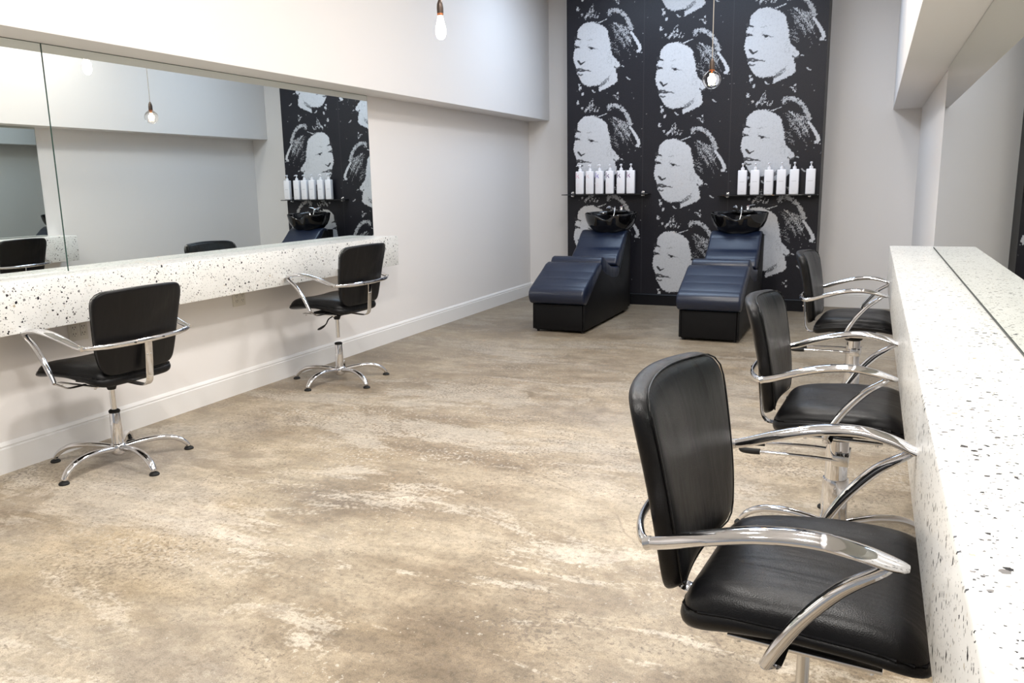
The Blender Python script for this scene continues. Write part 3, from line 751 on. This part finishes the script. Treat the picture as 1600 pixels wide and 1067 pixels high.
    sweep(bm, smooth_path([(cx-.06, cy+.20, 1.08, .014, .014), (cx-.06, cy+.195, 1.105, .014, .014), (cx-.06, cy+.16, 1.122, .017, .017), (cx-.06, cy+.11, 1.115, .025, .02), (cx-.06, cy+.085, 1.098, .030, .022)], 5), 14, (1, 0, 0))
    obj('spray_head', bm, 'chrome', basin)
    bm = bmesh.new(); tube(bm, [(cx-.02, cy+.21, 1.07), (cx-.01, cy+.19, 1.115), (cx+.0, cy+.14, 1.118), (cx+.005, cy+.10, 1.06), (cx-.005, cy+.07, .99)], .006, 10); obj('spray_hose', bm, 'steel', basin)
    return r
lounger(-2.917, 'blue-black vinyl shampoo chair with basin, left one, beside the white wall corner', .055)
lounger(-1.515, 'blue-black vinyl shampoo chair with basin, right one, under the unlettered bottles', .012)

# ------------------------------------------------------------ shelves and bottles
def shelf(x0, x1, z, label):
    r = tag(empty('glass_shelf', ((x0+x1)/2, YM, z)), label, 'shelf', 'glass shelves on the mural'); h = (x1-x0)/2
    obj('shelf_board', BX(-h, h, -.145, -.001, -.010, 0, bev=.002), 'shelf', r)
    for s in (-1, 1):
        bm = bmesh.new(); x = s*(h-.09)
        box(bm, x-.012, x+.012, -.035, .003, -.026, -.011, bev=.003); box(bm, x-.012, x+.012, -.032, .003, .0005, .020, bev=.004); box(bm, x-.014, x+.014, -.006, .003, -.03, .028, bev=.002)
        obj('shelf_bracket', bm, 'chrome', r)
shelf(-3.30, -2.285, 1.262, 'black glass shelf on left part of mural holding bottles with k letters')
shelf(-1.53, -.52, 1.234, 'black glass shelf on right part of mural holding plain bottles')
def bottle(x, z, ink, label, group, turn):
    r = tag(empty('pump_bottle', (x, YM-.078, z+.0005)), label, 'bottle', group)
    bm = BX(-.046, .046, -.028, .028, 0, .258, bev=.010, seg=3)
    body = obj('body', bm, 'bottle', r)
    p = bmesh.new()
    lathe(p, [(.019, .256), (.019, .279), (.013, .286), (.0065, .289), (.0065, .312)], 18)
    pm = obj('pump', p, 'bottle', r)
    h = bmesh.new(); a = math.radians(turn); c_, s_ = math.cos(a), math.sin(a)
    sweep(h, smooth_path([(-.012*c_, -.012*s_, .320, .008, .008), (.008*c_, .008*s_, .323, .009, .008), (.03*c_, .03*s_, .321, .006, .005), (.045*c_, .045*s_, .314, .004, .004)], 4), 10, (-s_, c_, 0))
    lathe(h, [(.011, .311), (.012, .315), (.012, .326), (.009, .330)], 14); obj('pump_head', h, 'bottle', pm)
    y = -.0287
    if ink != 'print_grey':
        k = bmesh.new(); th = .0012
        def quad(pts):
            A = [k.verts.new((px, y, pz)) for px, pz in pts]; B = [k.verts.new((px, y+th, pz)) for px, pz in pts]; n = len(pts)
            k.faces.new(A); k.faces.new(B[::-1])
            for i in range(n): k.faces.new((A[i], A[(i+1) % n], B[(i+1) % n], B[i]))
        quad([(-.038, .178), (-.032, .178), (-.032, .240), (-.038, .240)])
        quad([(-.030, .197), (-.024, .197), (-.001, .220), (-.010, .220)])
        quad([(-.023, .201), (-.016, .205), (.002, .178), (-.008, .178)])
        obj('letter_k', k, ink, body, smooth=False, label='printed letter k')
        bm = bmesh.new()
        for i in range(5): box(bm, -.036, -.036+.035-.006*(i % 2), y, y+.0012, .118-i*.010, .1195-i*.010)
        obj('small_print', bm, 'pale_pink', body, smooth=False)
    else:
        bm = bmesh.new()
        for i in range(7): box(bm, -.024+.007*i, -.020+.007*i, y, y+.0012, .134, .139)
        for i in range(4): box(bm, -.012+.006*i, -.009+.006*i, y, y+.0012, .035, .038)
        obj('small_print', bm, 'print_grey', body, smooth=False)
LB = [(-3.097, 'pink', 'white pump bottle with pink k, nozzle turned left, leftmost on left shelf', 200), (-2.977, 'pale_pink', 'white pump bottle with faint pink k, second from the left on left shelf', 262),
      (-2.862, 'violet_blue', 'white pump bottle with violet-blue k, third on left shelf', 250), (-2.740, 'purple', 'white pump bottle with dark purple k, fourth on left shelf', 280),
      (-2.610, 'dark_purple', 'white pump bottle with dark purple k, second from the right on left shelf', 268), (-2.497, 'magenta', 'white pump bottle with plum k, rightmost on left shelf', 272)]
for x, ink, lab, tn in LB: bottle(x, 1.262, ink, lab, 'lettered bottles on the left shelf', tn)
words = ['leftmost on right shelf', 'second from the left on right shelf', 'third from the left on right shelf', 'third from the right on right shelf', 'second from the right on right shelf', 'rightmost on right shelf, standing apart by the mural edge']
for x, wd, tn in zip((-1.281, -1.152, -1.012, -.886, -.760, -.600), words, (268, 275, 262, 270, 278, 270)):
    bottle(x, 1.234, 'print_grey', 'plain white pump bottle, '+wd, 'plain bottles on the right shelf', tn)

# ------------------------------------------------------------ pendant bulbs
def pendant(x, y, z, kind, label):
    r = tag(empty('pendant_bulb', (x, y, z)), label, 'pendant light', 'pendant bulbs')
    zt = .085 if kind == 'edison' else .080
    bm = lathe(bmesh.new(), [(.0032, zt+.06), (.0032, CEIL-z)], 8); obj('cord', bm, 'cord', r)
    bm = lathe(bmesh.new(), [(.0195, zt-.01), (.020, zt+.02), (.018, zt+.042), (.011, zt+.062), (.004, zt+.072)], 20); s = obj('socket', bm, 'socket', r)
    bm = lathe(bmesh.new(), [(.0175, zt-.024), (.0185, zt-.020), (.0185, zt-.009), (.0195, zt-.008)], 20); obj('collar', bm, 'copper', s)
    bm = lathe(bmesh.new(), [(.05, CEIL-z-.02), (.05, CEIL-z)], 20); obj('ceiling_rose', bm, 'socket', r)
    if kind == 'edison': prof = [(.0005, -.075), (.012, -.073), (.024, -.062), (.031, -.042), (.032, -.022), (.028, .005), (.021, .032), (.017, .05), (.0165, .068)]
    else: prof = [(.0005, -.066)]+[(.066*math.cos(math.radians(a)), .066*math.sin(math.radians(a))) for a in range(-80, 66, 10)]+[(.022, .066), (.017, .074)]
    bm = lathe(bmesh.new(), prof, 28, cap=False); g = obj('bulb_glass', bm, 'glow_glass' if kind == 'edison' else 'glass', r)
    # filament cage
    if kind == 'edison':
        bm = bmesh.new()
        for k in range(8):
            a = k*math.pi/4; tube(bm, [(.006*math.cos(a), .006*math.sin(a), .035), (.011*math.cos(a+.2), .011*math.sin(a+.2), -.048)], .0024, 6, k=0)
        lathe(bm, [(.004, .04), (.010, .03), (.013, .0), (.0145, -.03), (.011, -.05), (.003, -.056)], 12)
    else:
        bm = bmesh.new()
        for k in range(6):
            a = k*math.pi/3; tube(bm, [(.010*math.cos(a), .010*math.sin(a), .040), (.018*math.cos(a+.3), .018*math.sin(a+.3), -.036)], .0034, 6, k=0)
    obj('filament', bm, 'filament' if kind != 'edison' else 'glow', r)
    bm = lathe(bmesh.new(), [(.003, -.032), (.0035, .05), (.008, .074)], 10); obj('filament_stem', bm, 'copper', r)
    lamp('POINT', 'bulb_light', (x, y, z), 5, (1, .72, .42), .03)
pendant(-2.435, 4.505, 2.325, 'edison', 'teardrop filament bulb glowing white on a cord, before the white wall')
pendant(-1.141, 6.264, 2.120, 'globe', 'round clear globe bulb with glowing filament on a cord, before the mural')

bpy.context.view_layer.update()
